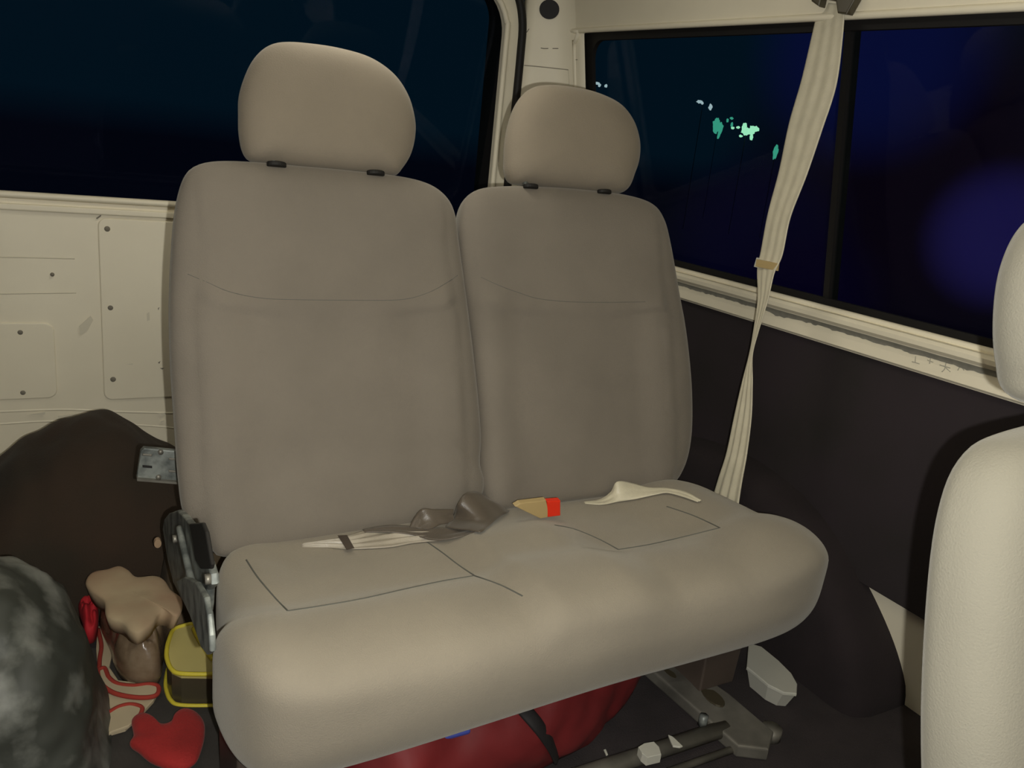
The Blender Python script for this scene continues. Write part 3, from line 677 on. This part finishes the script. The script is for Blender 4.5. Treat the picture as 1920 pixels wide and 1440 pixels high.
def hb(x, y):
    t = (x - .055); r = max(0, 1 - abs(t / (.30 if t < 0 else .31)) ** 1.9) ** .8
    pk = .352 - .07 * sm(x, .06, .20) * .9
    e = max(0, 1 - abs((y - 1.93) / .27) ** 2.6) ** .5
    return pk * r ** .62 * e * (1 + .05 * noise.noise(Vector((x * 8, y * 8, 0)))) + .008 * noise.noise(Vector((x * 22, y * 14, 5)))
h1 = heap('blanket', (-.26, .36), (1.66, 2.21), hb, brown); tag(h1, 'dark brown blanket heaped on the floor behind the bench against the rear door', 'blanket')
def hc(x, y):
    r = max(0, 1 - abs((x - .27) / .13) ** 3) ** .5; e = max(0, 1 - abs((y - 1.595) / .065) ** 3) ** .5
    return (.295 * r * e) * (1 + .10 * noise.noise(Vector((x * 12, y * 10, 3)))) + .01 * noise.noise(Vector((x * 30, y * 30, 5)))
h2 = heap('folded_cloth', (.14, .40), (1.53, 1.66), hc, olive, 50, 40); tag(h2, 'olive brown folded cloth behind the bench below the steel latch plate', 'cloth')
p = atY(296, 1020, 1.515); o_ = [p + Vector((math.cos(a) * .0065, 0, math.sin(a) * .009)) for a in [k / 20 * 6.2832 for k in range(20)]]
# (a small pale blur spot, built as a disc on the cloth)
tg = prism('pale_spot', o_, (0, .012, 0), tanc, h2, bev=.001)

# grey dusty bag (left edge)
gb = thing('sports_bag', 'dusty dark grey vinyl bag standing at the left edge of the view', 'bag', (-.1, 1.3, 0))
def gbag():
    vs = []; fs = []; nz_, na = 46, 90
    for j in range(nz_ + 1):
        t = j / nz_; z = .335 * t
        k = (1 - .14 * t) * (1 - max(0, (t - .35) / .65) ** 2.8) ** .5 if t < 1 else .0
        for i in range(na):
            a = 2 * math.pi * i / na; c, s = math.cos(a), math.sin(a)
            rx_ = .185; ry_ = .20
            x = -.15 - .03 * t + math.copysign(abs(c) ** .6, c) * rx_ * (k * .98 + .02) * (1 - .06 * t); y = 1.315 + math.copysign(abs(s) ** .6, s) * ry_ * (k * .98 + .02)
            d = .010 * noise.noise(Vector((x * 9, y * 9, z * 12))) + .005 * noise.noise(Vector((x * 30, y * 30, z * 30)))
            vs.append((x + c * d, y + s * d, max(0.001, z + (d if t > .5 else 0))))
    for j in range(nz_):
        for i in range(na): a = j * na; b = a + na; fs.append((a + i, a + (i + 1) % na, b + (i + 1) % na, b + i))
    fs.append(tuple(range(na))); fs.append(tuple(nz_ * na + k for k in range(na)))
    return link('bag_body', vs, fs, duffel, gb)
gbb = gbag(); Tg = tree_of(gbb)

# yellow rimmed lunch box
YB = thing('lunch_box', 'yellow rimmed lunch box on the floor beside the left end of the bench', 'lunch box', tuple(atZ(360, 1285, 0)))
zl = .07
lid = [atZ(u, v, zl) for u, v in ((318, 1196), (326, 1180), (345, 1173), (362, 1170), (372, 1180), (386, 1200), (402, 1225), (420, 1245), (420, 1262), (400, 1264), (340, 1263), (322, 1255), (313, 1235), (313, 1215))]
bodyp = [p - Vector((0, 0, zl)) for p in lid]
prism('box_body', [Vector((p.x, p.y, .004)) for p in lid], (0, 0, zl - .012), darkc, YB, bev=.003)
lo_ = prism('lid', lid, (0, 0, -.012), yel_in, YB, bev=.003)
tube('lid_rim', lid, .0042, yel, lo_, closed=True, n=90, seg=8)
c_ = sum(lid, Vector()) / len(lid)
tube('base_rim', [c_ + (Vector((p.x, p.y, c_.z)) - c_) * 1.05 - Vector((0, 0, c_.z - .006)) for p in lid], .004, yel, YB, closed=True, n=90, seg=8)
tube('lid_clip', [atZ(u, v, zl + .003) for u, v in ((363, 1178), (372, 1196), (378, 1206), (388, 1222), (400, 1236))], .0045, yel, lo_, n=24)

# dark mat on the floor with soft toys and rags on it
mt = tag(box('floor_mat', (-.02, 1.12, .0), (.34, 1.56, .006), matg, bev=.002), 'dark grey floor mat to the left of the bench under the red heart cushion', 'mat')
hz_ = .012
hp = [(247, 1352), (262, 1340), (278, 1344), (292, 1358), (306, 1362), (322, 1356), (330, 1340), (346, 1331), (366, 1336), (382, 1354), (384, 1378), (378, 1405), (366, 1430), (340, 1442), (310, 1438), (280, 1426), (258, 1408), (243, 1396), (250, 1380)]
ho = pillow('heart_cushion', [atZ(u, v, .022) for u, v in hp], (0, 0, 1), .016, .015, heartm, n=120, p=4, q=2, c=sum([atZ(u, v, .022) for u, v in [(318, 1395)]], Vector())); tag(ho, 'red heart shaped plush cushion lying on the dark floor mat', 'cushion')
# cream felt toy shapes with red borders
toy = thing('felt_banner', 'cream felt cut-out with dark red borders lying crumpled left of the heart cushion', 'felt banner', tuple(atZ(230, 1310, .006)))
def felt(name, pix, z, m, par, th_=.006): return prism(name, [atZ(u, v, z) for u, v in pix], (0, 0, -th_), m, par, bev=.0015)
felt('felt_backing', [(183, 1175), (212, 1165), (216, 1200), (205, 1250), (222, 1275), (290, 1283), (300, 1290), (288, 1312), (262, 1340), (235, 1365), (204, 1374), (196, 1330), (190, 1295), (183, 1255), (180, 1215)], .016, creamf, toy, .008)
a1 = [(184, 1258), (196, 1253), (204, 1270), (220, 1282), (250, 1286), (280, 1283), (297, 1288), (292, 1304), (262, 1308), (222, 1302), (198, 1290), (187, 1275)]
felt('felt_band', a1, .022, creamf, toy); tube('border', [atZ(u, v, .021) for u, v in a1], .0042, redout, toy, closed=True, n=100, seg=8)
a2 = [(200, 1339), (222, 1326), (245, 1321), (266, 1327), (262, 1342), (242, 1360), (214, 1370), (204, 1374)]
felt('felt_leaf', a2, .022, creamf, toy); tube('border', [atZ(u, v, .021) for u, v in a2[:5]], .004, redout, toy, n=60, seg=8)
tube('border', [atZ(u, v, .018) for u, v in ((184, 1180), (190, 1210), (187, 1235), (186, 1256))], .004, redout, toy, n=30)
# brown plastic bag, tan blur patch, red rag
def crumple(name, pix, z0, h, m, label, cat, f=30, amp=.012, seed=0, n=130):
    """a crumpled rag lying on what is under it: outline at height z0, domed and folded"""
    O = catmull([atZ(u, v, z0) for u, v in pix], n, True); c = sum(O, Vector()) / n; vs = [c + Vector((0, 0, h))]; fs = []; R = 26
    for r in range(1, R + 1):
        s = r / R
        for k, o in enumerate(O):
            p = c + (o - c) * s; e = (1 - s ** 4)
            nn = noise.noise(Vector((p.x * f + seed, p.y * f, 0))); n2 = abs(noise.noise(Vector((p.x * f * 1.7, p.y * f * .9 + seed, 4))))
            vs.append(p + Vector((0, 0, h * e ** .6 + (nn * amp + n2 * amp * 1.2) * e)))
    for k in range(n): fs.append((0, 1 + k, 1 + (k + 1) % n))
    for r in range(R - 1):
        for k in range(n): a = 1 + r * n; b = a + n; fs.append((a + k, b + k, b + (k + 1) % n, a + (k + 1) % n))
    a = len(vs); 
    for o in O: vs.append(Vector((c.x + (o.x - c.x) * .9, c.y + (o.y - c.y) * .9, max(.001, z0 - .03))))
    for k in range(n): b = 1 + (R - 1) * n; fs.append((b + k, a + k, a + (k + 1) % n, b + (k + 1) % n))
    fs.append(tuple(a + k for k in range(n)))
    o = link(name, vs, fs, m); tag(o, label, cat); return o
crumple('plastic_bag', [(186, 1165), (215, 1148), (270, 1145), (310, 1150), (345, 1140), (350, 1175), (318, 1200), (306, 1240), (300, 1266), (270, 1274), (235, 1268), (215, 1248), (205, 1215)], .03, .075, plast, 'crumpled brown plastic bag between the lunch box and the felt cut-out', 'plastic bag', f=38, amp=.022, seed=3)
crumple('tan_patch', [(160, 1092), (172, 1074), (200, 1068), (222, 1062), (240, 1070), (256, 1083), (290, 1081), (308, 1088), (322, 1108), (340, 1122), (341, 1145), (330, 1157), (312, 1150), (298, 1153), (285, 1172), (262, 1188), (244, 1184), (228, 1170), (200, 1158), (194, 1128), (170, 1110)], .130, .010, tanc, 'pale tan blur patch on top of the brown plastic bag', 'cloth', f=9, amp=.002, seed=9)  # smooth tan blur, given the shape of a crumpled cloth
crumple('red_rag', [(147, 1138), (158, 1126), (175, 1126), (184, 1140), (184, 1165), (176, 1182), (160, 1184), (154, 1165)], .05, .02, redm, 'small bright red rag between the grey bag and the tan patch', 'rag', f=40, amp=.02, seed=5)

# ------------------------------------------------------------------ glowing blobs added outside for the blurred light spots in the side window
green = emis('green white light spot', (.45, 1, .62), 1.1); teal = emis('teal light spot', (.10, .75, .5), .55); pale = emis('pale light spot', (.6, .75, .8), .8)
def light_spots(name, label, m, cx, cy, spots, D=26):
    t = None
    th_ = thing(name, label, 'light spot', tuple(EYE + ray(cx, cy) * (D / ray(cx, cy).length)))
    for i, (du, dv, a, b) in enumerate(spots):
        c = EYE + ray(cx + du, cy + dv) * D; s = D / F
        blob('light_blob', c, (a * s, a * s, b * s), m, th_, lump=.5, f=2, seed=i * 3.1 + cx, nu=14, nv=8)
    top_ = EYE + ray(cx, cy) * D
    tube('added_pole', [Vector((top_.x, top_.y, 0 - .6)), top_], .008, rubber, th_, seg=8)  # thin pole added only to carry the light blobs
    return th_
light_spots('pale_light_spot', 'pair of tiny pale light spots at the left of the side window', pale, 1118, 152, [(-8, -4, 3, 5), (0, 4, 6, 2.2), (-9, 8, 1.6, 4), (6, 8, 2.5, 2.5), (18, 9, 2.5, 2.5)])
light_spots('pale_light_spot', 'pair of small pale light spots above the green lights', pale, 1318, 194, [(-6, -3, 5, 2.5), (-1, 0, 2, 2), (14, 7, 3, 5)])
light_spots('coloured_light_spot', 'oval teal light in the side window left of the bright green cluster', teal, 1346, 238, [(-3, -2, 6, 13), (5, 3, 4, 10), (2, 14, 2.5, 7), (18, -12, 2, 3), (26, -16, 3, 2), (26, -4, 2, 4)], 34)
light_spots('coloured_light_spot', 'bright green cluster of lights seen through the side window', green, 1400, 243, [(-26, -3, 3, 2), (-16, -4, 3, 2), (-4, -6, 4, 6), (-2, 3, 7, 6), (8, 4, 6, 5), (14, -1, 8, 5), (9, 14, 2.5, 5), (-11, 12, 3, 2)])
light_spots('coloured_light_spot', 'narrow upright teal light just left of the shoulder belt', teal, 1454, 285, [(0, 0, 4, 11), (2, -9, 2, 4)])
